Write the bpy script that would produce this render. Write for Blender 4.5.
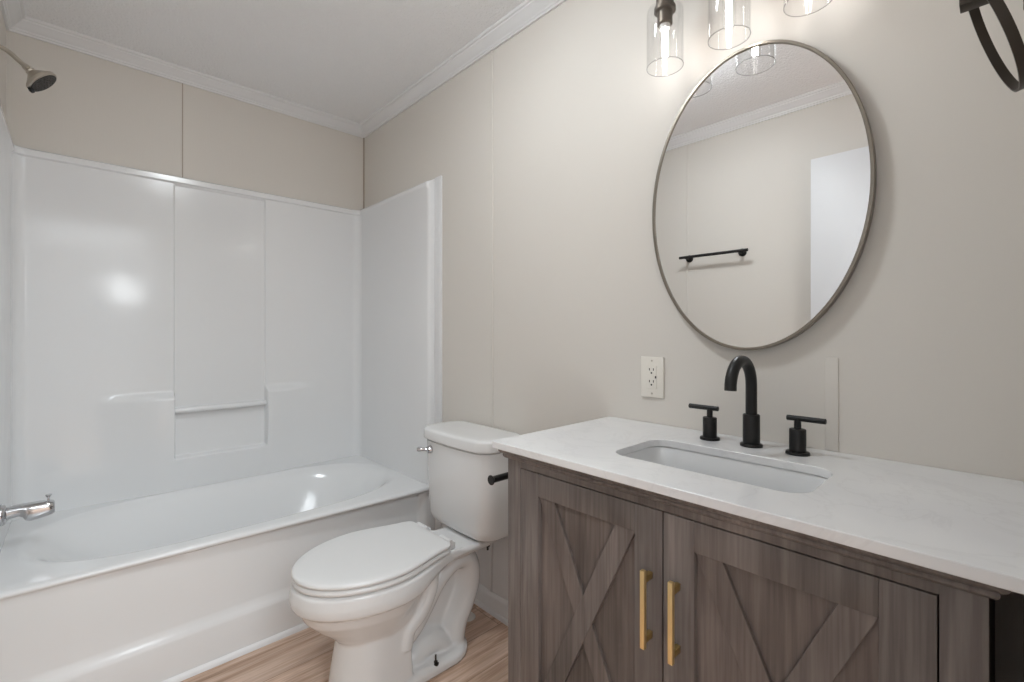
import bpy, bmesh, math, random
from mathutils import Vector, Matrix
random.seed(4)
for o in list(bpy.data.objects): bpy.data.objects.remove(o)
S = bpy.context.scene
COL = S.collection
R = math.radians

# ------------------------------------------------------------------ camera, world, light, exposure
cam = bpy.data.objects.new('camera', bpy.data.cameras.new('camera')); COL.objects.link(cam)
cam.location = (0, 0, 1.147); cam.rotation_euler = (R(90), 0, R(-43.1))
cam.data.sensor_width = 36; cam.data.lens = 464 / 1024 * 36; cam.data.shift_y = -8 / 1024
cam.data.clip_start = 0.02
S.camera = cam
W = bpy.data.worlds.new('world'); S.world = W; W.use_nodes = True
W.node_tree.nodes['Background'].inputs[0].default_value = (0.9, 0.95, 1.0, 1)
W.node_tree.nodes['Background'].inputs[1].default_value = 1.0
S.view_settings.view_transform = 'Standard'; S.view_settings.look = 'None'
S.view_settings.exposure = 0.13; S.view_settings.gamma = 1.0; S.view_settings.use_curve_mapping = False
S.cycles.use_denoising = True
S.cycles.diffuse_bounces = 8; S.cycles.max_bounces = 14; S.cycles.transparent_max_bounces = 16
S.cycles.caustics_reflective = False; S.cycles.caustics_refractive = False
BULB = 32.0          # filament emission strength
DOME = 72.0          # opal ceiling light emission strength
def area(name, loc, rot, sx, sy, power, col):
    l = bpy.data.lights.new(name, 'AREA'); l.shape = 'RECTANGLE'; l.size = sx; l.size_y = sy
    l.energy = power; l.color = col
    o = bpy.data.objects.new(name, l); COL.objects.link(o); o.location = loc; o.rotation_euler = rot; return o
# unseen lights added behind the doorway: surround highlight, then broad fill for the bathroom
area('added_highlight_light', (0.44, -3.02, 1.75), (R(90), 0, 0), .15, .20, 5, (0.92, 0.97, 1.0))
area('added_bedroom_fill', (0.3, -1.5, 2.33), (0, 0, 0), 1.8, 1.8, 118, (0.87, 0.955, 1.0))

# ------------------------------------------------------------------ materials
def lin(c):
    return tuple(((x/255)/12.92 if x/255 <= .04045 else ((x/255+.055)/1.055)**2.4) for x in c) + (1,)
def mat(name, col, rough=.5, metal=0., spec=.5, coat=0., bump=None):
    m = bpy.data.materials.new(name); m.use_nodes = True
    nt = m.node_tree; b = nt.nodes['Principled BSDF']
    b.inputs['Base Color'].default_value = lin(col) if max(col) > 1 else tuple(col)+(1,)
    b.inputs['Roughness'].default_value = rough; b.inputs['Metallic'].default_value = metal
    b.inputs['Specular IOR Level'].default_value = spec; b.inputs['Coat Weight'].default_value = coat
    if bump:
        sc, st, det = bump
        n = nt.nodes.new('ShaderNodeTexNoise'); n.inputs['Scale'].default_value = sc; n.inputs['Detail'].default_value = det
        t = nt.nodes.new('ShaderNodeTexCoord'); nt.links.new(t.outputs['Object'], n.inputs['Vector'])
        bp = nt.nodes.new('ShaderNodeBump'); bp.inputs['Strength'].default_value = st; bp.inputs['Distance'].default_value = .01
        nt.links.new(n.outputs['Fac'], bp.inputs['Height']); nt.links.new(bp.outputs['Normal'], b.inputs['Normal'])
    return m
def ramp(nt, fac, stops):
    r = nt.nodes.new('ShaderNodeValToRGB'); nt.links.new(fac, r.inputs['Fac'])
    e = r.color_ramp.elements
    while len(e) < len(stops): e.new(.5)
    for k, (p, c) in enumerate(stops): e[k].position = p; e[k].color = lin(c) if max(c) > 1 else tuple(c)+(1,)
    return r
def mapped(nt, scale, rot=(0,0,0)):
    t = nt.nodes.new('ShaderNodeTexCoord'); mp = nt.nodes.new('ShaderNodeMapping')
    mp.inputs['Scale'].default_value = scale; mp.inputs['Rotation'].default_value = rot
    nt.links.new(t.outputs['Object'], mp.inputs['Vector']); return mp.outputs['Vector']
def noise(nt, vec, scale, detail=4, rough=.55, dist=0.):
    n = nt.nodes.new('ShaderNodeTexNoise'); nt.links.new(vec, n.inputs['Vector'])
    n.inputs['Scale'].default_value = scale; n.inputs['Detail'].default_value = detail
    n.inputs['Roughness'].default_value = rough; n.inputs['Distortion'].default_value = dist
    return n.outputs['Fac']
def mix(nt, a, b, fac, mode='MIX'):
    m = nt.nodes.new('ShaderNodeMix'); m.data_type = 'RGBA'; m.blend_type = mode
    if isinstance(fac, float): m.inputs[0].default_value = fac
    else: nt.links.new(fac, m.inputs[0])
    nt.links.new(a, m.inputs[6]); nt.links.new(b, m.inputs[7]); return m.outputs[2]

def wood_stain(name, rot, light=(160,154,150), dark=(103,97,94)):      # grain runs along local Z of the rotated frame
    m = mat(name, light, .5, spec=.3); nt = m.node_tree; b = nt.nodes['Principled BSDF']
    v = mapped(nt, (26, 26, 1.6), rot); v2 = mapped(nt, (1.6, 1.6, .9), rot); v3 = mapped(nt, (160, 160, 5), rot)
    n1 = noise(nt, v, 1.0, 6, .6, .6); n2 = noise(nt, v2, 2.2, 3); n3 = noise(nt, v3, 1.0, 2)
    mid = tuple((a+c)//2 for a, c in zip(light, dark))
    c1 = ramp(nt, n1, [(.15, dark), (.5, mid), (.85, light)]).outputs[0]
    c2 = ramp(nt, n2, [(.3, (190,186,184)), (.7, (255,250,248))]).outputs[0]
    c3 = ramp(nt, n3, [(.35, (214,212,210)), (.6, (255,255,255))]).outputs[0]
    c = mix(nt, mix(nt, c1, c2, 1.0, 'MULTIPLY'), c3, .7, 'MULTIPLY')
    nt.links.new(c, b.inputs['Base Color'])
    bp = nt.nodes.new('ShaderNodeBump'); bp.inputs['Strength'].default_value = .12; bp.inputs['Distance'].default_value = .002
    nt.links.new(n3, bp.inputs['Height']); nt.links.new(bp.outputs['Normal'], b.inputs['Normal'])
    return m

WALLC = (211, 206, 199)
def wall_paint(name, col):
    m = mat(name, col, .55, spec=.3); nt = m.node_tree; b = nt.nodes['Principled BSDF']
    n = noise(nt, mapped(nt, (60, 60, 3)), 4, 3); bp = nt.nodes.new('ShaderNodeBump')
    bp.inputs['Strength'].default_value = .05; bp.inputs['Distance'].default_value = .003
    nt.links.new(n, bp.inputs['Height']); nt.links.new(bp.outputs['Normal'], b.inputs['Normal'])
    return m
M_wall = wall_paint('beige_vinyl_wall', WALLC)
M_pale = wall_paint('pale_neutral_wall', (214, 213, 213))  # bedroom walls, and the shade tone low on the right wall
M_seam = mat('seam_beige_dark', (168, 156, 143), .6)
M_ceil = mat('textured_white_ceiling', (238, 239, 241), .9, spec=.1, bump=(110, .55, 3))
M_trim = mat('white_trim_paint', (222, 222, 223), .4)
M_gel = mat('white_gelcoat', (226, 227, 228), .145, spec=.5, bump=(5.0, .16, 1))
M_porc = mat('white_porcelain', (222, 222, 222), .1, spec=.5)
M_sink = mat('white_vitreous_china', (214, 215, 216), .12)
M_seat = mat('white_plastic_seat', (220, 220, 220), .28)
M_black = mat('matte_black_metal', (18, 17, 17), .42, spec=.4)
M_bronze = mat('dark_bronze_metal', (62, 55, 48), .4, metal=.6)
M_lampmetal = mat('aged_bronze_metal', (104, 95, 85), .38, metal=.7)
M_gold = mat('brushed_gold', (232, 205, 150), .38, metal=.85)
M_golddark = mat('brushed_gold_post', (186, 158, 104), .42, metal=.85)
M_chrome = mat('chrome', (200, 200, 202), .12, metal=1.)
M_nickel = mat('brushed_nickel', (196, 188, 177), .28, metal=1.)
M_frame = mat('champagne_metal_frame', (138, 131, 121), .36, metal=1.)
M_mirror = mat('mirror_silver', (.9, .9, .9), .0, metal=1.)
M_plate = mat('ivory_plastic', (226, 221, 212), .35)
M_dark = mat('dark_slot', (30, 27, 25), .8)
M_bolt = mat('dark_steel_bolt', (70, 66, 62), .45, metal=.8)
M_whiteplastic = mat('white_pvc', (220, 218, 214), .4)
M_rubber = mat('grey_rubber_nozzles', (70, 68, 66), .7)
M_door = mat('white_door_paint', (214, 214, 216), .45)
M_stainZ = wood_stain('grey_stained_wood_upright', (0, 0, 0))
M_stainY = wood_stain('grey_stained_wood_level', (R(90), 0, 0))
M_stainP = wood_stain('grey_stained_wood_panel', (0, 0, 0), (156,147,142), (103,95,92))
def glass(name, k, spread):
    m = bpy.data.materials.new(name); m.use_nodes = True; nt = m.node_tree; nt.nodes.clear()
    out = nt.nodes.new('ShaderNodeOutputMaterial'); mx = nt.nodes.new('ShaderNodeMixShader')
    t = nt.nodes.new('ShaderNodeBsdfTransparent'); t.inputs[0].default_value = (spread, spread, spread, 1)
    g = nt.nodes.new('ShaderNodeBsdfGlossy'); g.inputs['Roughness'].default_value = .02
    lw = nt.nodes.new('ShaderNodeLayerWeight'); lw.inputs['Blend'].default_value = k
    sc_ = nt.nodes.new('ShaderNodeMath'); sc_.operation = 'MULTIPLY'; sc_.inputs[1].default_value = .5
    nt.links.new(lw.outputs['Facing'], sc_.inputs[0]); nt.links.new(sc_.outputs[0], mx.inputs[0]); nt.links.new(t.outputs[0], mx.inputs[1]); nt.links.new(g.outputs[0], mx.inputs[2])
    cr = ramp(nt, lw.outputs['Facing'], [(.0, (spread,)*3), (.80, (spread*.985,)*3), (1.0, (.55, .55, .56))]); nt.links.new(cr.outputs[0], t.inputs[0])
    nt.links.new(mx.outputs[0], out.inputs[0]); return m
M_glass = glass('clear_glass_shade', .12, .98)
M_rimglass = glass('thick_glass_edge', .3, .78)
M_bulbglass = glass('clear_bulb_glass', .08, .99)
M_glow = bpy.data.materials.new('glowing_filament'); M_glow.use_nodes = True
_b = M_glow.node_tree.nodes['Principled BSDF']
_b.inputs['Base Color'].default_value = (1, .95, .88, 1); _b.inputs['Emission Color'].default_value = (1, .975, .95, 1)
_b.inputs['Emission Strength'].default_value = BULB

M_diff = bpy.data.materials.new('lit_opal_diffuser'); M_diff.use_nodes = True
_b = M_diff.node_tree.nodes['Principled BSDF']
_b.inputs['Base Color'].default_value = (.9, .9, .88, 1); _b.inputs['Emission Color'].default_value = (.905, .965, 1.0, 1)
_b.inputs['Emission Strength'].default_value = DOME
def floor_material():
    m = mat('wood_plank_flooring', (160,130,105), .42, spec=.4); nt = m.node_tree; b = nt.nodes['Principled BSDF']
    t = nt.nodes.new('ShaderNodeTexCoord')
    br = nt.nodes.new('ShaderNodeTexBrick'); nt.links.new(t.outputs['Object'], br.inputs['Vector'])
    br.inputs['Scale'].default_value = 1; br.inputs['Brick Width'].default_value = 1.21; br.inputs['Row Height'].default_value = .152
    br.inputs['Mortar Size'].default_value = .0012; br.inputs['Mortar Smooth'].default_value = .2; br.offset = .37
    br.inputs['Color1'].default_value = (0, 0, 0, 1); br.inputs['Color2'].default_value = (1, 1, 1, 1); br.inputs['Mortar'].default_value = (.5, .5, .5, 1)
    # each plank shifts its own grain
    ad = nt.nodes.new('ShaderNodeVectorMath'); ad.operation = 'MULTIPLY_ADD'
    nt.links.new(br.outputs['Color'], ad.inputs[0]); ad.inputs[1].default_value = (7, 3, 5); nt.links.new(t.outputs['Object'], ad.inputs[2])
    mp = nt.nodes.new('ShaderNodeMapping'); mp.inputs['Scale'].default_value = (1.5, 17, 1); nt.links.new(ad.outputs[0], mp.inputs['Vector'])
    n1 = noise(nt, mp.outputs[0], 1.4, 6, .62, 1.1)
    mp2 = nt.nodes.new('ShaderNodeMapping'); mp2.inputs['Scale'].default_value = (4, 120, 1); nt.links.new(ad.outputs[0], mp2.inputs['Vector'])
    n2 = noise(nt, mp2.outputs[0], 1.2, 2)
    c1 = ramp(nt, n1, [(.26, (166,133,110)), (.46, (214,185,163)), (.62, (236,211,194)), (.78, (243,223,209))]).outputs[0]
    c2 = ramp(nt, n2, [(.35, (226,222,219)), (.6, (255,255,255))]).outputs[0]
    pl = ramp(nt, br.outputs['Color'], [(0, (222,219,217)), (1, (255,252,250))]).outputs[0]
    c = mix(nt, mix(nt, c1, c2, .8, 'MULTIPLY'), pl, 1.0, 'MULTIPLY')
    dk = nt.nodes.new('ShaderNodeRGB'); dk.outputs[0].default_value = lin((138,112,92))
    c = mix(nt, c, dk.outputs[0], br.outputs['Fac'])
    nt.links.new(c, b.inputs['Base Color']); return m
M_floor = floor_material()
def quartz_material():
    m = mat('white_quartz', (224,224,225), .18, spec=.5); nt = m.node_tree; b = nt.nodes['Principled BSDF']
    v = mapped(nt, (1, 1, 1))
    n = noise(nt, v, 5.0, 7, .6, 1.6); n2 = noise(nt, v, 3.0, 3)
    vein = ramp(nt, n, [(.465, (255,255,255)), (.495, (226,225,226)), (.525, (255,255,255))]).outputs[0]
    cl = ramp(nt, n2, [(.35, (217,217,219)), (.65, (228,228,228))]).outputs[0]
    nt.links.new(mix(nt, cl, vein, .22, 'MULTIPLY'), b.inputs['Base Color']); return m
M_quartz = quartz_material()

# ------------------------------------------------------------------ mesh helpers
ORG = {}
def thing(name, label, cat, loc, group=None):
    o = bpy.data.objects.new(name, None); COL.objects.link(o); o.location = loc; o.empty_display_size = .05
    o['label'] = label; o['category'] = cat
    if group: o['group'] = group
    ORG[o.name] = Vector(loc); return o
def obj(name, bm, m, parent=None, label=None, origin=None, smooth=35):
    me = bpy.data.meshes.new(name)
    og = ORG[parent.name] if parent else Vector(origin or (0, 0, 0))
    bmesh.ops.translate(bm, verts=bm.verts, vec=-og)
    bmesh.ops.recalc_face_normals(bm, faces=bm.faces)
    bm.to_mesh(me); bm.free(); me.materials.append(m)
    if smooth:
        me.polygons.foreach_set('use_smooth', [True]*len(me.polygons)); me.set_sharp_from_angle(angle=R(smooth))
    o = bpy.data.objects.new(name, me); COL.objects.link(o)
    if parent: o.parent = parent
    else: o.location = og
    ORG[o.name] = og
    if label: o['label'] = label
    return o
def struct(name, bm, m, smooth=0, parent=None):
    o = obj(name, bm, m, parent, smooth=smooth)
    if not parent: o['kind'] = 'structure'
    return o
def tag(o, label, cat, group=None):
    o['label'] = label; o['category'] = cat
    if group: o['group'] = group
    return o
def B(): return bmesh.new()
def box(bm, lo, hi, bev=0., seg=2):
    t = bmesh.new(); bmesh.ops.create_cube(t, size=1)
    lo, hi = Vector(lo), Vector(hi)
    for v in t.verts: v.co = Vector([lo[k] + (v.co[k]+.5)*(hi[k]-lo[k]) for k in range(3)])
    if bev: bmesh.ops.bevel(t, geom=list(t.edges), offset=bev, segments=seg, profile=.5, affect='EDGES', clamp_overlap=True)
    me = bpy.data.meshes.new('t'); t.to_mesh(me); t.free(); bm.from_mesh(me); bpy.data.meshes.remove(me); return bm
def loft(bm, rings, cap0=True, cap1=True, closed=True):
    vs = [[bm.verts.new(p) for p in r] for r in rings]; n = len(rings[0])
    for a, b in zip(vs, vs[1:]):
        for k in range(n if closed else n-1):
            j = (k+1) % n
            bm.faces.new((a[k], a[j], b[j], b[k]))
    if cap0: bm.faces.new(vs[0])
    if cap1: bm.faces.new(vs[-1])
    return bm
def tube(bm, pts, r, n=16, caps=True, flat=None):
    pts = [Vector(p) for p in pts]; N = len(pts)
    rs = r if isinstance(r, (list, tuple)) else [r]*N
    T = []
    for k in range(N):
        a = pts[max(k-1, 0)]; b = pts[min(k+1, N-1)]; T.append((b-a).normalized())
    u = T[0].orthogonal().normalized() if abs(T[0].y) > .9 else T[0].cross(Vector((0, 1, 0))).normalized()
    rings = []
    for k in range(N):
        u = (u - T[k]*u.dot(T[k])).normalized(); w = T[k].cross(u)
        f = flat or (1, 1)
        rings.append([pts[k] + (u*math.cos(t)*f[0] + w*math.sin(t)*f[1])*rs[k] for t in [2*math.pi*q/n for q in range(n)]])
    return loft(bm, rings, caps, caps)
def lathe(bm, prof, org, axis=(0, 0, 1), n=28, caps=True):
    ax = Vector(axis).normalized(); u = ax.orthogonal().normalized(); w = ax.cross(u); org = Vector(org)
    rings = [[org + ax*h + (u*math.cos(t)+w*math.sin(t))*max(r, 1e-5) for t in [2*math.pi*q/n for q in range(n)]] for r, h in prof]
    return loft(bm, rings, caps, caps)
def tube_ring(bm, c, R_, r, n=48, m=8):
    rings = [[Vector(c)+Vector(((R_+r*math.cos(q))*math.cos(t), (R_+r*math.cos(q))*math.sin(t), r*math.sin(q))) for q in [2*math.pi*k/m for k in range(m)]] for t in [2*math.pi*k/n for k in range(n)]]
    loft(bm, rings+[rings[0]], False, False); bmesh.ops.remove_doubles(bm, verts=bm.verts, dist=1e-6); return bm
def rrect(cx, cy, hx, hy, r, z, n=6):
    out = []
    for sx, sy, a0 in ((1, 1, 0), (-1, 1, 90), (-1, -1, 180), (1, -1, 270)):
        for q in range(n+1):
            a = R(a0 + 90*q/n); out.append(Vector((cx+sx*(hx-r)+r*math.cos(a), cy+sy*(hy-r)+r*math.sin(a), z)))
    return out
def ss(a, b, x):
    t = min(1, max(0, (x-a)/(b-a))); return t*t*(3-2*t)
def smoothpath(pts, n=8):
    P = [Vector(p) for p in pts]; P = [P[0]*2-P[1]] + P + [P[-1]*2-P[-2]]; out = []
    for k in range(1, len(P)-2):
        for q in range(n):
            t = q/n; a, b, c, d = P[k-1:k+3]
            out.append(.5*((2*b)+(c-a)*t+(2*a-5*b+4*c-d)*t*t+(3*b-a-3*c+d)*t**3))
    out.append(P[-2]); return out

XW, YB, XL, XP, YN, ZC = 1.246, 2.622, -.30, -.20, -.022, 2.36
# ------------------------------------------------------------------ the setting
b = B(); box(b, (-2.2, -3.3, -.06), (XW+1.2, YB+.1, 0)); struct('floor', b, M_floor)
b = B(); box(b, (-2.2, -3.3, ZC), (XW+1.2, YB+.1, ZC+.06)); struct('ceiling', b, M_ceil)
b = B(); box(b, (XW, YN-.11, 0), (XW+.1, YB+.1, ZC)); struct('wall_right', b, M_wall)
b = B(); box(b, (XP-.2, YB, 0), (XW, YB+.1, ZC)); struct('wall_back', b, M_wall)
b = B(); box(b, (XL-.1, YN, 0), (XL, YB, ZC)); box(b, (XL, 1.80, 0), (XP, YB, ZC)); struct('wall_left', b, M_wall)
DX0, DX1, DZ = -.275, .46, 2.045
b = B(); box(b, (DX1, YN-.11, 0), (XW, YN, ZC)); box(b, (XL-.1, YN-.11, 0), (DX0, YN, ZC)); box(b, (DX0, YN-.11, DZ), (DX1, YN, ZC)); struct('wall_front', b, M_wall)
# the room behind the doorway, unseen; its window is added to bring in light
b = B(); box(b, (-2.2, -3.3, 0), (-2.1, YN-.11, ZC)); struct('wall_bedroom_left', b, M_pale)
b = B(); box(b, (XW+1.1, -3.3, 0), (XW+1.2, YN-.11, ZC)); box(b, (XW+.1, YN-.21, 0), (XW+1.1, YN-.11, ZC)); struct('wall_bedroom_right', b, M_pale)
b = B()
box(b, (-2.1, -3.2, 0), (-.08, -3.1, ZC)); box(b, (.92, -3.2, 0), (XW+1.1, -3.1, ZC)); box(b, (-.08, -3.2, 0), (.92, -3.1, .95)); box(b, (-.08, -3.2, 2.15), (.92, -3.1, ZC))
box(b, (-2.1, YN-.21, 0), (XL-.1, YN-.11, ZC)); struct('wall_bedroom_back', b, M_pale)
b = B()
for lo, hi in (((-.13, -3.1, .9), (.97, -3.085, .95)), ((-.13, -3.1, 2.15), (.97, -3.085, 2.2)), ((-.13, -3.1, .95), (-.08, -3.085, 2.15)), ((.92, -3.1, .95), (.97, -3.085, 2.15))): box(b, lo, hi, .003)
struct('window_1', b, M_trim, 30)

# crown moulding round the ceiling, mitred at every corner
poly = [Vector(p) for p in ((XW, YN), (XW, YB), (XP, YB), (XP, 1.80), (XL, 1.80), (XL, YN))]
prof = [(.0, 2.307), (.008, 2.307), (.010, 2.313), (.014, 2.315), (.016, 2.321), (.020, 2.324), (.027, 2.331), (.037, 2.341), (.043, 2.345), (.045, 2.350), (.051, 2.352), (.054, 2.357), (.054, 2.361), (.0, 2.361)]
n = len(poly); rings = []
for k in range(n):
    e0 = (poly[k]-poly[k-1]).normalized(); e1 = (poly[(k+1) % n]-poly[k]).normalized()
    n0 = Vector((-e0.y, e0.x)); n1 = Vector((-e1.y, e1.x)); mtr = (n0+n1)/(1+n0.dot(n1))
    rings.append([Vector((poly[k].x+mtr.x*p, poly[k].y+mtr.y*p, z)) for p, z in prof])
b = B(); loft(b, rings+[rings[0]], False, False); bmesh.ops.remove_doubles(b, verts=b.verts, dist=1e-5); struct('trim_1', b, M_trim, 20)

def batten(name, lo, hi, m, bev=.002):
    b = B(); box(b, lo, hi, bev); return struct(name, b, m, 40)
batten('trim_2', (XW-.004, 1.444, .47), (XW+.002, 1.459, 2.307), M_wall)                    # panel joints
batten('trim_3', (XW-.0035, .259, .881), (XW+.002, .285, 1.092), M_wall, .0025)
batten('trim_4', (.3535, YB-.0022, 1.869), (.3575, YB+.002, 2.308), M_seam, 0)
batten('trim_5', (XL-.002, 1.346, .1), (XL+.0022, 1.356, 2.307), M_wall)
batten('trim_6', (XW-.007, YB-.007, 1.869), (XW+.001, YB+.001, 2.308), M_seam, .002)
b = B(); box(b, (XW-.005, .856, .088), (XW+.002, 1.83, .46), .001); struct('wall_right_shade_sheet', b, M_pale)  # added sheet: its grey stands in for desaturated shade on the wall
batten('trim_7', (XW-.010, 1.444, .086), (XW-.003, 1.459, .46), M_pale)  # panel joint carried down in the same shade grey
# baseboards with an eased cap
def baseboard(name, pts, nrm):
    pr = [(0, 0), (.019, 0), (.019, .012), (.016, .018), (.013, .020), (.013, .066), (.010, .078), (.005, .086), (0, .088)]
    b = B(); loft(b, [[Vector((p[0]+nrm[0]*d, p[1]+nrm[1]*d, z)) for d, z in pr] for p in pts]); struct(name, b, M_trim, 30)
baseboard('baseboard_right', ((XW, .858), (XW, 1.83)), (-1, 0))
baseboard('baseboard_left', ((XL, .0), (XL, 1.80)), (1, 0))
baseboard('baseboard_front', ((DX1+.06, YN), (.775, YN)), (0, 1))
# quarter-round along the tub and the white strip where the surround meets the wall
b = B(); loft(b, [[Vector((x, 1.880-d, z)) for d, z in ((0, 0), (.020, 0), (.019, .008), (.014, .015), (.006, .019), (0, .020))] for x in (XP, XW-.02)]); struct('trim_8', b, M_trim, 40)
batten('trim_9', (XW-.009, 1.808, .088), (XW+.001, 1.861, 1.884), M_trim, .003)
# door jamb lining and the open door leaf
b = B()
for lo, hi in (((DX1-.016, YN-.113, 0), (DX1, YN+.003, DZ)), ((DX0, YN-.113, 0), (DX0+.016, YN+.003, DZ)), ((DX0, YN-.113, DZ-.016), (DX1, YN+.003, DZ))): box(b, lo, hi, .002)
struct('door_1_jamb', b, M_trim, 30)
b = B(); box(b, (-.290, YN+.006, .012), (-.255, .680, 2.022), .002); d = struct('door_1', b, M_door, 30)
for z in (.25, 1.02, 1.80):
    b = B(); tube(b, ((-.252, YN+.005, z-.045), (-.252, YN+.005, z+.045)), .006, 10); box(b, (-.256, YN+.006, z-.044), (-.253, YN+.04, z+.044)); obj('hinge', b, M_nickel, d)
b = B(); lathe(b, [(.03, 0), (.03, .006), (.012, .01), (.011, .03), (.024, .04), (.028, .052), (.022, .064), (.0, .068)], (-.255, .62, .95), (1, 0, 0)); obj('door_knob', b, M_nickel, d)

# ------------------------------------------------------------------ bathtub
XI0, XI1 = -.184, 1.205          # inner faces of the surround
def yf(x): return 1.886 + (1.838-1.886)*(x+.15)/1.35
def ztub(x, y):
    cx, cy, a, bb = .52, 2.252, .65, .316
    r = (abs((x-cx)/a)**3.2 + abs((y-cy)/bb)**2.6)**(1/2.8)
    return .431 - .34*ss(1.03, .46, r)
b = B(); NX = 140
fr = [(.030, .4310), (.013, .4308), (.006, .4290), (.0018, .4258), (.0, .4215), (.0004, .4175), (.003, .4135), (.007, .411)]
xs = [XP+.002 + (XW-.004-XP)*k/NX for k in range(NX+1)]
rows = []
ys_n = 96
for k in range(ys_n, -1, -1):
    rows.append([(x, (yf(x)+.03) + (2.606-(yf(x)+.03))*k/ys_n, None) for x in xs])
rows = [[Vector((x, y, ztub(x, y))) for x, y, _ in r] for r in rows]
for dy, z in fr[1:]: rows.append([Vector((x, yf(x)+dy, z)) for x in xs])
def ya(x): return max(yf(x)+.008, 1.889) - .032*ss(1.165, 1.185, x)
for z, f in ((.405, 0.), (.385, 0.), (.30, 0.), (.23, 0.), (.175, 0.), (.166, .06), (.150, .5), (.137, .92), (.130, 1.), (.08, 1.05), (.02, 1.1), (.001, 1.1)):
    rows.append([Vector((x, ya(x) - f*(.015 - .012*ss(1.165, 1.185, x)), z)) for x in xs])
loft(b, rows, False, False, closed=False)
tub = tag(obj('bathtub', b, M_gel, origin=(.5, 2.2, 0), smooth=60), 'white alcove bathtub with a plain panelled apron along the wood floor', 'bathtub')

# ------------------------------------------------------------------ shower surround
sur = thing('shower_surround', 'glossy white moulded wall surround with soap niche above the bathtub', 'shower surround', (.5, 2.61, .4315))
def yback(x, z):
    y = 2.602
    colx = ss(.318, .326, x) * ss(.705, .697, x)
    ac = colx * ss(.803, .807, z) * ss(1.830, 1.822, z)
    y += .009*ac                                                   # sunk centre column
    amp = ss(.015, .30, x)**1.3 if x < .51 else ss(.975, .72, x)**1.3
    fade = .045 * (.45 + .55*ss(.36, .80, z))
    led = ss(.886, .846, z)
    open_ = ss(.318, .326, x)*ss(.705, .697, x)*ss(.572, .586, z)         # the niche interrupts the ledge
    y -= fade*amp*led*(1-open_)
    y += .006*colx*ss(.578, .586, z)*ss(.806, .800, z)
    y -= .011*ss(1.830, 1.837, z)                                  # top lip
    r = .040
    for edge, sg in ((XI1, 1), (XI0, -1)):
        q = (x-(edge-sg*r))*sg
        if q > 0: y = min(y, 2.602-(r-math.sqrt(max(0, r*r-min(q, r)**2))) - .011*ss(1.830, 1.837, z))
    return y
def gridline(a, b, step, extra):
    v = [a+(b-a)*k/int((b-a)/step) for k in range(int((b-a)/step)+1)]
    for c, w, s in extra: v += [c-w+s*k for k in range(int(2*w/s)+1)]
    v = sorted(t for t in v if a <= t <= b); o = [v[0]]
    for t in v[1:]:
        if t-o[-1] > .0008: o.append(t)
    o[-1] = b; return o
gx = gridline(XI0, XI1, .012, [(.322, .012, .0015), (.701, .012, .0015), (XI1-.02, .022, .002), (XI0+.02, .022, .002)])
gz = gridline(.4315, 1.858, .014, [(.40, .0, .1), (.579, .014, .0015), (.803, .008, .001), (.866, .026, .003), (1.826, .008, .0015), (1.833, .006, .001)])
b = B(); rows = [[Vector((x, yback(x, z), z)) for x in gx] for z in gz]
rows.append([Vector((x, 2.602-.006 if XI0+.04 < x < XI1-.04 else yback(x, 1.858)+.003, 1.862)) for x in gx]); rows.append([Vector((x, YB-.001, 1.870)) for x in gx])
loft(b, rows, False, False, closed=False); back = obj('back_panel', b, M_gel, sur, smooth=50)
b = B(); tube(b, smoothpath(((.318, 2.588, .793), (.40, 2.580, .7935), (.62, 2.580, .7935), (.706, 2.588, .793)), 6), .0125, 16); obj('soap_rail', b, M_gel, back)
for xi, sg in ((XI1, 1), (XI0, -1)):
    b = B()
    def sec(z, lip):      # plan outline of the panel with a rounded front end
        xo = XW-.001 if sg > 0 else XP+.001
        f = xi - sg*lip; y0 = 1.862
        pts = [(xo, 2.60), (xo, y0)] + [(f+sg*.016*(1-math.sin(R(a))), y0+.016*(1-math.cos(R(a)))) for a in (0, 22, 45, 68, 90)] + [(f, 2.0), (f, 2.2), (f, 2.4), (f, 2.60)]
        return [Vector((x, y, z)) for x, y in pts]
    top = [Vector((max(v.x, XW-.010) if sg > 0 else min(v.x, XP+.010), v.y, 1.880)) for v in sec(1.88, 0)]
    loft(b, [sec(.4315, 0), sec(.8, 0), sec(1.3, 0), sec(1.830, 0), sec(1.837, .008), sec(1.857, .008), sec(1.863, .004), top])
    obj('side_panel', b, M_gel, sur, smooth=50)

# ------------------------------------------------------------------ shower head and tub spout
sh = thing('overhead_shower', 'brushed nickel shower head on a bent arm high above the tub', 'shower head', (XP, 2.25, 2.09))
b = B(); lathe(b, [(.026, 0), (.026, .003), (.018, .009), (.010, .011)], (XP, 2.25, 2.082), (1, 0, 0)); obj('flange', b, M_nickel, sh)
hp = Vector((-.128, 2.248, 2.040)); ax = Vector((.70, -.08, -.70)).normalized()
b = B(); tube(b, smoothpath(((XP, 2.25, 2.082), (-.182, 2.25, 2.081), (-.165, 2.25, 2.073), (-.145, 2.249, 2.055), tuple(hp)), 6), .0075, 14); obj('arm', b, M_nickel, sh)
b = B(); lathe(b, [(.009, -.004), (.0105, 0), (.0105, .006), (.0085, .008), (.011, .010), (.0145, .016), (.0135, .021), (.018, .025), (.025, .031), (.033, .038), (.042, .045), (.047, .049), (.048, .053), (.048, .058), (.045, .061), (.0, .061)], hp, ax); hd = obj('head', b, M_nickel, sh)
b = B(); lathe(b, [(.0425, .060), (.0425, .0625), (.040, .0635), (0, .0635)], hp, ax)
u = ax.orthogonal().normalized(); w = ax.cross(u)
for rr, nn in ((.010, 6), (.021, 12), (.032, 18)):
    for k in range(nn):
        t = 2*math.pi*k/nn; lathe(b, [(.0022, .063), (.0016, .0655), (0, .066)], hp+(u*math.cos(t)+w*math.sin(t))*rr, ax, 6)
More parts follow.
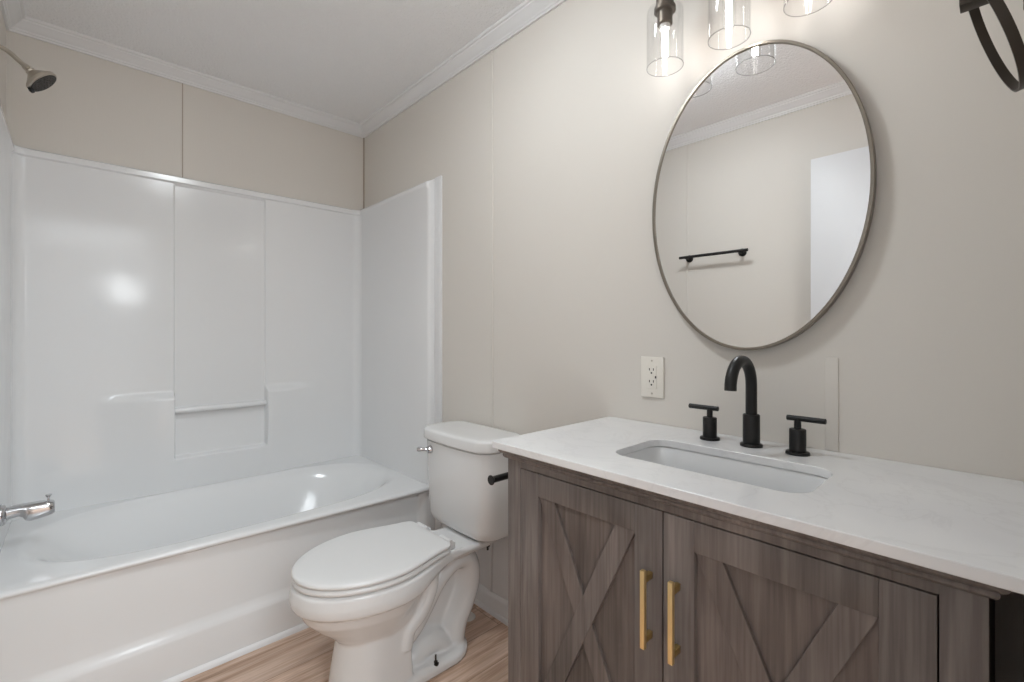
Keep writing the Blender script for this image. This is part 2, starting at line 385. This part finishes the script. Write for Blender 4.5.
obj('spray_face', b, M_rubber, hd)
side = (Vector((-.83, -.1, -.55)) - ax*Vector((-.83, -.1, -.55)).dot(ax)).normalized()
b = B(); c = hp+ax*.056+side*.042; tube(b, (c, c+ax*.012+side*.004, c+ax*.018+side*.005), [.006, .0075, .005], 12); obj('spray_lever', b, M_black, hd)

sp = thing('tub_spout', 'chrome tub spout with a lift-up diverter knob at the tub end', 'tub spout', (XI0, 2.25, .548))
b = B(); lathe(b, [(.034, 0), (.034, .004), (.030, .010), (.022, .014)], (XI0, 2.25, .550), (1, 0, 0)); obj('flange', b, M_chrome, sp)
b = B(); sec = []
for x, zt, zb, hw in ((XI0+.006, .578, .538, .021), (-.160, .580, .543, .021), (-.142, .582, .545, .022), (-.134, .582, .540, .023), (-.128, .582, .528, .0245), (-.118, .582, .523, .025), (-.095, .582, .5255, .025), (-.072, .580, .530, .0245), (-.062, .577, .533, .023), (-.058, .572, .537, .020)):
    sec.append([Vector((x, p.x, p.y)) for p in rrect(2.25, (zt+zb)/2-.007, hw, (zt-zb)/2, min(hw, (zt-zb)/2)*.75, 0, 5)])
loft(b, sec); obj('spout_body', b, M_chrome, sp)
b = B(); lathe(b, [(.003, -.002), (.003, .010), (.006, .013), (.0085, .018), (.0085, .020), (0, .0205)], (-.073, 2.25, .573)); obj('diverter_knob', b, M_chrome, sp)

# ------------------------------------------------------------------ toilet
TY = 1.412
toi = thing('toilet', 'white two-piece elongated toilet with the lid down between tub and vanity', 'toilet', (.85, TY, 0))
def outline(tip, xc, rear, w, wr, z, xr=None, n=20, rc=.03, pw=2.0):
    """half-ellipse front, flank easing to a narrower straight rear"""
    half = []
    for k in range(n+1):
        t = math.pi/2*k/n; half.append((xc-(xc-tip)*math.cos(t)**(2/pw), w*math.sin(t)**(2/pw)))
    xr = xr or rear
    for k in range(1, n+1):
        x = xc+(rear-rc-xc)*k/n; half.append((x, w-(w-wr)*ss(xc, xr, x)))
    for k in range(1, 7):
        a = math.pi/2*k/6; half.append((rear-rc+rc*math.sin(a), wr-rc+rc*math.cos(a)))
    pts = [Vector((x, TY-y, z)) for x, y in half] + [Vector((x, TY+y, z)) for x, y in reversed(half[1:])]
    return pts
b = B()
# rim band and tank deck
def dip(ring): return [Vector((p.x, p.y, p.z - .018*ss(.93, 1.03, p.x))) for p in ring]
def lifted(ring): return [Vector((p.x, p.y, p.z + (.366-p.z)*ss(.76, .90, p.x) if p.z < .366 else p.z)) for p in ring]
loft(b, [dip(outline(.463, .71, 1.20, .178, .098, .403, 1.0)), dip(outline(.454, .71, 1.21, .187, .106, .397, 1.0)), lifted(outline(.450, .71, 1.21, .190, .107, .365, 1.0)), lifted(outline(.452, .71, 1.21, .188, .103, .342, 1.0)), lifted(outline(.462, .71, 1.19, .178, .095, .334, .99))])
# bowl belly
loft(b, [outline(.466, .71, .90, .176, .09, .345, .89), outline(.470, .71, .89, .172, .09, .328, .88), outline(.486, .71, .875, .157, .085, .295, .87), outline(.520, .71, .86, .132, .085, .258, .85), outline(.560, .71, .86, .108, .085, .222, .85), outline(.59, .71, .82, .09, .08, .19, .81)])
# pedestal
loft(b, [outline(.600, .70, .790, .094, .086, .26, .79, rc=.008), outline(.588, .69, .790, .098, .092, .20, .79, rc=.008), outline(.570, .68, .792, .103, .098, .10, .79, rc=.008), outline(.556, .67, .795, .109, .104, .002, .79, rc=.008)])
# foot
loft(b, [outline(.57, .68, 1.050, .110, .112, .001, rc=.095), outline(.57, .68, 1.050, .110, .112, .024, rc=.095), outline(.58, .68, 1.040, .104, .104, .034, rc=.09), outline(.60, .69, 1.02, .090, .090, .039, rc=.08)])
# trapway: up behind the bowl, over, and down into the foot
tp = smoothpath(((.76, TY, .12), (.82, TY, .155), (.870, TY, .215), (.920, TY, .280), (.985, TY, .322), (1.045, TY, .318), (1.070, TY, .275), (1.068, TY, .215), (1.040, TY, .150), (1.010, TY, .095), (.995, TY, .02)), 8)
tube(b, tp, .047, 24, flat=(1, 1.65))
tube(b, smoothpath(((.80, TY, .03), (.86, TY, .058), (.91, TY, .064), (.96, TY, .035)), 6), .046, 20, flat=(1, 1.5))
box(b, (.78, TY-.015, .01), (1.05, TY+.015, .33)); box(b, (.86, TY-.08, .345), (1.14, TY+.08, .378))
# strap of clay from the bowl down to the pedestal edge
for s in (-1, 1):
    tube(b, smoothpath(((.875, TY+s*.085, .345), (.862, TY+s*.088, .285), (.83, TY+s*.086, .225), (.785, TY+s*.083, .185), (.77, TY+s*.083, .13)), 6), .024, 14)
bowl = obj('bowl', b, M_porc, toi, smooth=180)
rm = bowl.modifiers.new('remesh', 'REMESH'); rm.mode = 'VOXEL'; rm.voxel_size = .0048; rm.use_smooth_shade = True
sm = bowl.modifiers.new('smooth', 'SMOOTH'); sm.factor = .5; sm.iterations = 5
# seat ring and lid
b = B(); rr = []
def so(dx, z): return outline(.456+dx, .70, .925-dx, .186-dx, .140-dx, z, .915, rc=.03)
def si(dx, z): return outline(.535-dx, .70, .86+dx, .112+dx, .09+dx, z, .86, rc=.03)
rings = [so(.005, .406), so(.001, .409), so(.0, .414), so(.002, .420), so(.006, .4232), si(.006, .4232), si(0, .418), si(0, .410), si(.004, .406)]
loft(b, rings+[rings[0]], False, False); bmesh.ops.remove_doubles(b, verts=b.verts, dist=1e-6); obj('seat', b, M_seat, toi, smooth=50)
b = B(); loft(b, [so(.006, .4245), so(.001, .427), so(0, .431), so(.001, .4355), so(.004, .4385), so(.010, .4405), so(.03, .4418), so(.07, .4425)]); obj('seat_lid', b, M_seat, toi, smooth=50)
for s in (-1, 1):
    b = B(); tube(b, ((.935, TY+s*.045, .425), (.935, TY+s*.105, .425)), .011, 14); box(b, (.925, TY+s*.075-.022, .395), (.962, TY+s*.075+.022, .422), .005); obj('hinge', b, M_seat, toi)
# tank, slightly tapered with big rounded corners and a bowed front
def tank_ring(x0, x1, hw, r, z, bow, cy=TY+.038):
    out = []
    for p in rrect((x0+x1)/2, cy, (x1-x0)/2, hw, r, z, 8):
        q = (p.y-cy)/hw; f = (x1-p.x)/(x1-x0)
        out.append(Vector((p.x - bow*(1-q*q)*max(0, f), p.y, z)))
    # add points along the front so the bow is round
    res = []
    for k in range(len(out)):
        a, c = out[k], out[(k+1) % len(out)]; res.append(a)
        if (c-a).length > .08:
            for t in range(1, 10):
                p = a.lerp(c, t/10); q = (p.y-cy)/hw
                if abs(a.x-c.x) < .02 and p.x < (x0+x1)/2: p.x = min(a.x, c.x) - bow*((1-q*q)-(1-((a.y-cy)/hw)**2))
                res.append(p)
    return res
b = B(); loft(b, [tank_ring(1.085, 1.20, .150, .05, .3865, .008), tank_ring(1.066, 1.215, .178, .055, .390, .008), tank_ring(1.054, 1.225, .193, .06, .402, .010), tank_ring(1.049, 1.23, .198, .06, .425, .012), tank_ring(1.043, 1.236, .203, .06, .60, .014), tank_ring(1.040, 1.236, .206, .06, .7125, .014), tank_ring(1.043, 1.234, .203, .058, .715, .014), tank_ring(1.052, 1.228, .195, .05, .7155, .014), tank_ring(1.052, 1.228, .195, .05, .722, .014)])
obj('tank', b, M_porc, toi, smooth=50)
base = tank_ring(1.031, 1.239, .2145, .06, 0, .016)
nn = []
for k in range(len(base)):
    t_ = (base[(k+1) % len(base)]-base[k-1]); nn.append(Vector((-t_.y, t_.x, 0)).normalized())
if (base[0]+nn[0]*.01-Vector((1.135, TY+.038, 0))).length > (base[0]-Vector((1.135, TY+.038, 0))).length: nn = [-v for v in nn]
b = B(); loft(b, [[p+v*d_+Vector((0, 0, z_)) for p, v in zip(base, nn)] for d_, z_ in ((.012, .7205), (.003, .7212), (.0005, .7235), (0, .727), (0, .7535), (.0012, .758), (.004, .7615), (.008, .7635), (.014, .7648), (.024, .7655), (.05, .766))])
obj('tank_lid', b, M_porc, toi, smooth=50)
b = B(); ly = TY+.038+.128
lathe(b, [(.016, 0), (.016, .008), (.013, .012), (.010, .02), (0, .021)], (1.033, ly, .682), (-1, 0, 0), 20)
tube(b, smoothpath(((1.020, ly, .682), (1.010, ly+.008, .683), (.999, ly+.020, .684), (.989, ly+.032, .683)), 5), [.007]*10+[.009]*5+[.007], 12)
obj('flush_lever', b, M_chrome, toi)
for s in (-1, 1):
    b = B(); c = (.880, TY+s*.096, .030); lathe(b, [(.0105, 0), (.0105, .006), (.0065, .0065), (.0065, .012), (.003, .0125), (.003, .034), (0, .035)], c, n=12); obj('floor_bolt', b, M_bolt, toi)
for s in (-1, 1):
    b = B(); lathe(b, [(.009, 0), (.009, .008), (.004, .009), (.004, .022), (0, .023)], (1.13, TY+s*.07, .350), (0, 0, -1), 10); obj('tank_bolt', b, M_bolt, toi)

# water supply: escutcheon on the floor, riser, stop valve, hose
sv = thing('supply_valve', 'white water supply riser with a floor flange behind the toilet', 'supply valve', (1.150, 1.490, 0))
b = B(); lathe(b, [(.031, 0), (.030, .004), (.020, .011), (.013, .014)], (1.150, 1.490, 0)); obj('floor_flange', b, M_whiteplastic, sv)
b = B(); tube(b, ((1.150, 1.490, .0), (1.150, 1.490, .15)), .0085, 14); obj('riser_pipe', b, M_whiteplastic, sv)
b = B(); lathe(b, [(.012, 0), (.013, .01), (.013, .03), (.009, .035)], (1.150, 1.490, .145)); tube(b, ((1.150, 1.49, .163), (1.12, 1.49, .163)), .006, 10); lathe(b, [(.014, 0), (.016, .006), (.010, .012)], (1.124, 1.49, .163), (-1, 0, 0), 14); obj('stop_valve', b, M_chrome, sv)
b = B(); tube(b, smoothpath(((1.150, 1.49, .175), (1.155, 1.51, .23), (1.168, 1.55, .30), (1.17, 1.570, .35), (1.17, 1.570, .3862)), 6), .005, 10); obj('supply_hose', b, M_nickel, sv)

# ------------------------------------------------------------------ vanity
XF = .779; Y0, Y1 = .015, .847; ZT = .8620
van = thing('vanity_cabinet', 'grey-brown stained wood vanity cabinet with two X-braced doors', 'cabinet', (1.0, .43, 0))
for y0_, y1_ in ((.803, Y1), (Y0, .058)):
    b = B(); box(b, (XF, y0_, .0), (XF+.022, y1_, ZT), .001); obj('stile', b, M_stainZ, van)
for y0_, y1_ in ((Y1-.018, Y1-.001), (Y0+.001, Y0+.018)):
    b = B(); box(b, (XF+.022, y0_, .0), (XW-.02, y1_, ZT), .0008); obj('side_panel', b, M_stainZ, van)
for z0_, z1_ in ((.8225, ZT), (.10, .252)):
    b = B(); box(b, (XF, .0575, z0_), (XF+.022, .8035, z1_), .0008); obj('rail', b, M_stainY, van)
b = B(); box(b, (XF+.05, .033, .0), (XF+.065, .83, .10)); obj('kick_board', b, M_stainY, van)
b = B(); box(b, (XF+.022, .033, .105), (XW-.025, .829, .12)); box(b, (XW-.027, .033, .12), (XW-.021, .829, .84)); box(b, (XF+.0225, .425, .12), (XF+.04, .437, .82)); obj('interior', b, M_stainP, van)
# moulding under the counter: two beads and a fillet, mitred round three sides
mp = [(.0, .838), (.005, .8385), (.0085, .842), (.0095, .846), (.0085, .8495), (.013, .8505), (.0165, .8545), (.0175, .858), (.0165, .8615), (.016, .8624), (0, .8624)]
rings = []
for (x, y, nx, ny) in ((XW-.004, Y1, 0, 1), (XF, Y1, -1, 1), (XF, Y0, -1, -1), (XW-.004, Y0, 0, -1)):
    rings.append([Vector((x+nx*d, y+ny*d, z)) for d, z in mp])
b = B(); loft(b, rings); obj('moulding', b, M_stainY, van, smooth=40)
def vdoor(ya, yb, hy, handle_off):
    z0, z1, st = .257, .8205, .0575
    fx = XF-.0005; px = XF+.0115
    b = B(); box(b, (px, ya+st-.002, z0+.05), (XF+.018, yb-st+.002, z1-.05)); d = obj('door', b, M_stainP, van)
    for a_, c_ in ((ya, ya+st), (yb-st, yb)):
        b = B(); box(b, (fx, a_, z0), (XF+.019, c_, z1), .0012); obj('stile', b, M_stainZ, d)
    for a_, c_ in ((z1-.0535, z1-.0003), (z0+.0003, z0+.0535)):
        b = B(); box(b, (fx+.0002, ya+st, a_), (XF+.018, yb-st, c_), .0008); obj('rail', b, M_stainY, d)
    oy0, oy1, oz0, oz1 = ya+st, yb-st, z0+.0535, z1-.0535; hw = .046
    for flip in (0, 1):
        top = (oy0, oy0+hw) if not flip else (oy1-hw, oy1)         # flip 0: upper right to lower left, lies on top
        bot = (oy1-hw, oy1) if not flip else (oy0, oy0+hw)
        b = B(); xs_ = (fx+.0035, px+.001) if not flip else (fx+.0042, px+.001)
        if not flip:
            segs = [((top, oz1), (bot, oz0))]
        else:                                                       # the other brace is cut where it meets the first
            segs = [((top, oz1), (bot, oz0))]
        for (ta, tz), (ba, bz) in segs:
            loft(b, [[Vector((x, ta[0], tz)), Vector((x, ta[1], tz)), Vector((x, ba[1], bz)), Vector((x, ba[0], bz))] for x in xs_])
            bmesh.ops.bevel(b, geom=list(b.edges), offset=.0007, segments=1, affect='EDGES')
        ang = math.atan2((bot[0]-top[0]), (oz1-oz0))
        obj('brace', b, M_brace[flip], d, smooth=30)
    b = B(); box(b, (fx-.030, hy-.0045, .572), (fx-.021, hy+.0045, .714), .0008)
    h = obj('handle', b, M_gold, d, 'brushed gold bar handle')
    for z in (.588, .698):
        bp_ = B(); box(bp_, (fx-.022, hy-.0045, z-.006), (fx, hy+.0045, z+.006), .0006)
        obj('handle_post', bp_, M_golddark, d)
    return d
_an = math.atan2(.214, .4565)
M_brace = [wood_stain('grey_stained_wood_brace', (_an, 0, 0)), wood_stain('grey_stained_wood_brace_crossing', (-_an, 0, 0), (157,148,143), (104,96,93))]
vdoor(.4315, .8015, .4545, 0); vdoor(.0600, .4285, .4000, 0)

# counter with a rounded rectangular cut-out
SX0, SX1, SY0, SY1, SR = .866, 1.078, .226, .610, .045
def slab(bm, outer, inner, z0, z1):
    for z in (z1, z0):
        ed = []
        for ring in (outer, inner):
            vs = [bm.verts.new((p[0], p[1], z)) for p in ring]
            ed += [bm.edges.new((vs[k], vs[(k+1) % len(vs)])) for k in range(len(vs))]
        bmesh.ops.triangle_fill(bm, use_beauty=True, use_dissolve=False, edges=ed)
    for ring in (outer, inner):
        a = [bm.verts.new((p[0], p[1], z0)) for p in ring]; c = [bm.verts.new((p[0], p[1], z1)) for p in ring]
        for k in range(len(ring)):
            j = (k+1) % len(ring); bm.faces.new((a[k], a[j], c[j], c[k]))
    bmesh.ops.remove_doubles(bm, verts=bm.verts, dist=1e-6)
hole = [(p.x, p.y) for p in rrect((SX0+SX1)/2, (SY0+SY1)/2, (SX1-SX0)/2, (SY1-SY0)/2, SR, 0, 10)]
e = .002
b = B(); slab(b, [(.749, YN+.001), (XW-.001, YN+.001), (XW-.001, .873), (.749, .873)], hole, .8625, .88)
ct = tag(obj('countertop', b, M_quartz, origin=(1.0, .43, .8625), smooth=30), 'white quartz countertop with faint grey veins on the wood vanity', 'countertop')
bv = ct.modifiers.new('bevel', 'BEVEL'); bv.width = .0018; bv.segments = 2; bv.limit_method = 'ANGLE'; bv.angle_limit = R(60)
# undermount basin
cx, cy, hx, hy = (SX0+SX1)/2, (SY0+SY1)/2, (SX1-SX0)/2, (SY1-SY0)/2
b = B(); loft(b, [rrect(cx, cy, hx+.022, hy+.022, .055, .846, 10), rrect(cx, cy, hx+.022, hy+.022, .055, .8615, 10), rrect(cx, cy, hx+.004, hy+.004, .048, .8618, 10), rrect(cx, cy, hx+.002, hy+.002, .048, .858, 10), rrect(cx, cy, hx-.004, hy-.006, .048, .82, 10), rrect(cx, cy, hx-.010, hy-.014, .05, .775, 10), rrect(cx, cy, hx-.022, hy-.03, .055, .748, 10), rrect(cx, cy, hx-.045, hy-.06, .05, .735, 10), rrect(cx+.02, cy, .03, .03, .029, .729, 10)], False, True)
sk = tag(obj('sink', b, M_sink, origin=(cx, cy, .73), smooth=60), 'white rectangular undermount sink basin set into the countertop', 'sink')
b = B(); lathe(b, [(.022, 0), (.022, .002), (.018, .003), (.016, .006), (0, .007)], (cx+.02, cy, .7285)); obj('drain', b, M_black, sk)

# faucet: gooseneck spout and two lever handles
fa = thing('faucet', 'matte black gooseneck faucet with two bar handles behind the sink', 'faucet', (1.163, .4145, .88))
fx, fy = 1.163, .4145
b = B(); lathe(b, [(.0245, 0), (.0245, .004), (.0235, .006), (.0185, .007), (.0185, .073), (.0175, .075), (.011, .0755)], (fx, fy, .88)); sb = obj('spout_base', b, M_black, fa)
b = B(); rad = .0605
arc = [(fx, fy, .945), (fx, fy, .985), (fx, fy, 1.0235)] + [(fx-rad+rad*math.cos(R(a)), fy, 1.0235+rad*math.sin(R(a))) for a in range(10, 176, 8)] + [(fx-2*rad, fy, 1.0205)]
tube(b, arc, .0125, 20); obj('spout', b, M_black, fa)
for hy_, dy in ((.512, 1), (.317, -1)):
    b = B(); lathe(b, [(.0235, 0), (.0235, .004), (.0225, .006), (.0165, .007), (.0165, .054), (.0155, .0555), (.007, .056), (.007, .078)], (fx-.003, hy_, .88)); h = obj('handle', b, M_black, fa)
    b = B(); tube(b, ((fx-.003, hy_-dy*.0215, .9585), (fx-.003, hy_-dy*.0205, .9585), (fx-.003, hy_+dy*.0525, .9585), (fx-.003, hy_+dy*.0535, .9585)), [.005, .006, .006, .005], 16); obj('lever', b, M_black, h)

# ------------------------------------------------------------------ oval mirror
mc = Vector((XW, .4485, 1.4835)); A, C = .2585, .3800
mi = thing('mirror', 'oval wall mirror in a thin champagne metal frame above the faucet', 'mirror', tuple(mc))
N = 120
def ell(x, d): return [Vector((x, mc.y+(A-d)*math.cos(2*math.pi*k/N), mc.z+(C-d)*math.sin(2*math.pi*k/N))) for k in range(N)]
b = B(); rings = [ell(XW-.001, .001), ell(XW-.026, .0), ell(XW-.0275, .0012), ell(XW-.0275, .0066), ell(XW-.0265, .0078), ell(XW-.022, .0078), ell(XW-.001, .0078)]
loft(b, rings+[rings[0]], False, False); bmesh.ops.remove_doubles(b, verts=b.verts, dist=1e-6); obj('frame', b, M_frame, mi, smooth=30)
b = B(); loft(b, [ell(XW-.004, .007), ell(XW-.0235, .007)]); obj('mirror_glass', b, M_mirror, mi, smooth=30)

# ------------------------------------------------------------------ vanity light
vl = thing('vanity_light', 'dark bronze three-light wall fixture with clear glass cylinder shades', 'light fixture', (XW, .452, 2.08))
LX = 1.138; LY = (.622, .456, .290)
b = B(); box(b, (XW-.024, .452-.06, 2.06), (XW-.001, .452+.06, 2.18), .006); obj('backplate', b, M_lampmetal, vl)
b = B(); tube(b, ((XW-.024, .452, 2.12), (LX, .452, 2.12)), .010, 14); box(b, (LX-.010, .250, 2.111), (LX+.010, .662, 2.129), .003); obj('arm', b, M_lampmetal, vl)
gl = []
def lamp(y):
    b = B(); lathe(b, [(.008, 2.112), (.008, 2.055), (.0225, 2.050), (.0225, 2.012), (.0275, 2.010), (.0275, 2.000), (.0195, 1.998), (.0195, 1.966), (.0175, 1.964), (0, 1.9635)], (LX, y, 0)); so_ = obj('socket', b, M_lampmetal, vl)
    b = B(); pr = [(.021, 2.0085), (.040, 2.0085), (.0455, 2.004), (.047, 1.996), (.047, 1.8545), (.0465, 1.8530), (.0455, 1.8530), (.045, 1.8545), (.045, 1.995), (.043, 2.002), (.039, 2.0055), (.021, 2.0055)]
    lathe(b, pr+[pr[0]], (LX, y, 0), n=48, caps=False); bmesh.ops.remove_doubles(b, verts=b.verts, dist=1e-6); obj('glass_shade', b, M_glass, so_, 'clear glass cylinder shade')
    b = B(); tube_ring(b, (LX, y, 1.8530), .0462, .0011); obj('shade_rim', b, M_rimglass, so_)
    b = B(); lathe(b, [(.0125, 1.9635), (.0135, 1.955), (.0150, 1.945), (.0150, 1.885), (.012, 1.876), (.006, 1.871), (0, 1.870)], (LX, y, 0), n=24); bu = obj('bulb', b, M_bulbglass, so_, 'clear tubular bulb with glowing filaments')
    b = B()
    for k in range(4):
        t = R(45+90*k); dx, dy = .0062*math.cos(t), .0062*math.sin(t); tube(b, ((LX+dx*.8, y+dy*.8, 1.952), (LX+dx, y+dy, 1.882)), .0018, 8)
    obj('filament', b, M_glow, bu, 'glowing white filament')
    b = B(); lathe(b, [(.0135, 1.9640), (.0140, 1.9600), (.0125, 1.9540), (.0115, 1.9535), (.0, 1.9535)], (LX, y, 0)); obj('bulb_cap', b, M_whiteplastic, bu)
for y in LY: lamp(y)

# ------------------------------------------------------------------ flush ceiling light in the middle of the room
cl = thing('ceiling_light', 'round flush ceiling light in the middle of the bathroom ceiling', 'ceiling light', (.49, 1.00, ZC))
b = B(); lathe(b, [(.120, 0), (.120, -.012), (.117, -.020), (.105, -.020), (.105, -.002), (0, -.002)], (.49, 1.00, ZC)); obj('base', b, M_nickel, cl)
b = B(); lathe(b, [(.112, -.018), (.110, -.034), (.095, -.050), (.066, -.060), (.033, -.065), (0, -.066)], (.49, 1.00, ZC), n=40); obj('diffuser', b, M_diff, cl)

# ------------------------------------------------------------------ outlet
oy, oz = .7195, 1.0165
ou = thing('outlet', 'ivory double outlet with test button on the wall left of the faucet', 'outlet', (XW, oy, oz))
b = B(); box(b, (XW-.0065, oy-.0375, oz-.060), (XW, oy+.0375, oz+.060), .0025, 3); obj('cover_plate', b, M_plate, ou)
b = B(); box(b, (XW-.0085, oy-.0165, oz-.0335), (XW-.005, oy+.0165, oz+.0335), .001); rc = obj('receptacle', b, M_plate, ou)
b = B()
for zc_ in (oz+.0205, oz-.0145):
    for dy in (.0065, -.0065): box(b, (XW-.0089, oy+dy-.0012, zc_-.001), (XW-.0084, oy+dy+.0012, zc_+.006))
    lathe(b, [(.0026, 0), (.0026, .0004)], (XW-.0085, oy, zc_-.008), (-1, 0, 0), 12)
obj('slots', b, M_dark, rc)
b = B(); box(b, (XW-.0095, oy-.0155, oz-.003), (XW-.008, oy-.0115, oz+.004), .0004); obj('test_button', b, M_dark, rc)
for s in (1, -1):
    b = B(); lathe(b, [(.003, 0), (.0028, .0008), (0, .001)], (XW-.0065, oy, oz+s*.0485), (-1, 0, 0), 14); obj('screw', b, M_nickel, ou)

# ------------------------------------------------------------------ toilet paper holder, towel ring, towel bar
ph = thing('toilet_paper_holder', 'matte black toilet paper holder arm on the side of the vanity', 'toilet paper holder', (.93, Y1, .763))
py_, pz_ = .915, .7655
b = B(); lathe(b, [(.024, 0), (.024, .005), (.021, .008), (.009, .009), (.009, .060)], (.935, Y1, pz_), (0, 1, 0)); obj('post', b, M_black, ph)
b = B(); tube(b, ((.945, py_, pz_), (.790, py_, pz_), (.7865, py_, pz_), (.783, py_, pz_), (.781, py_, pz_), (.780, py_, pz_)), [.0088, .0088, .0092, .0128, .0128, .0118], 20); obj('arm', b, M_black, ph)

tr = thing('towel_ring', 'dark bronze towel ring on a square post at upper right', 'towel ring', (.90, YN, 1.60))
b = B(); box(b, (.870, YN, 1.580), (.930, YN+.008, 1.650), .002); box(b, (.888, YN+.006, 1.598), (.912, .046, 1.632), .0012); obj('post', b, M_bronze, tr)
b = B(); RR = .080; phi = .0287; rings = []
tilt = .324; ex = Vector((math.cos(phi), math.sin(phi), 0)); n0 = Vector((-math.sin(phi), math.cos(phi), 0))
up = Vector((0, 0, 1))*math.cos(tilt) + n0*math.sin(tilt); nrm = n0*math.cos(tilt) - Vector((0, 0, 1))*math.sin(tilt)
cc = Vector((.90, .0105, 1.5475))
for k in range(73):
    t = 2*math.pi*k/72; rad_ = ex*math.cos(t)+up*math.sin(t); c = cc+rad_*RR
    rings.append([c+nrm*.0052+rad_*.0015, c+nrm*.0052-rad_*.0015, c-nrm*.0052-rad_*.0015, c-nrm*.0052+rad_*.0015])
loft(b, rings, False, False); bmesh.ops.remove_doubles(b, verts=b.verts, dist=1e-6); obj('ring', b, M_bronze, tr, smooth=30)

tb = thing('towel_bar', 'matte black towel bar on the wall facing the mirror', 'towel bar', (XL, 1.18, 1.60))
for y in (1.025, 1.335):
    b = B(); lathe(b, [(.022, 0), (.022, .006), (.019, .008), (.008, .009), (.008, .062)], (XL, y, 1.602), (1, 0, 0)); obj('post', b, M_black, tb)
b = B(); tube(b, ((XL+.062, .975, 1.604), (XL+.062, 1.37, 1.604)), .0085, 16); obj('bar', b, M_black, tb)
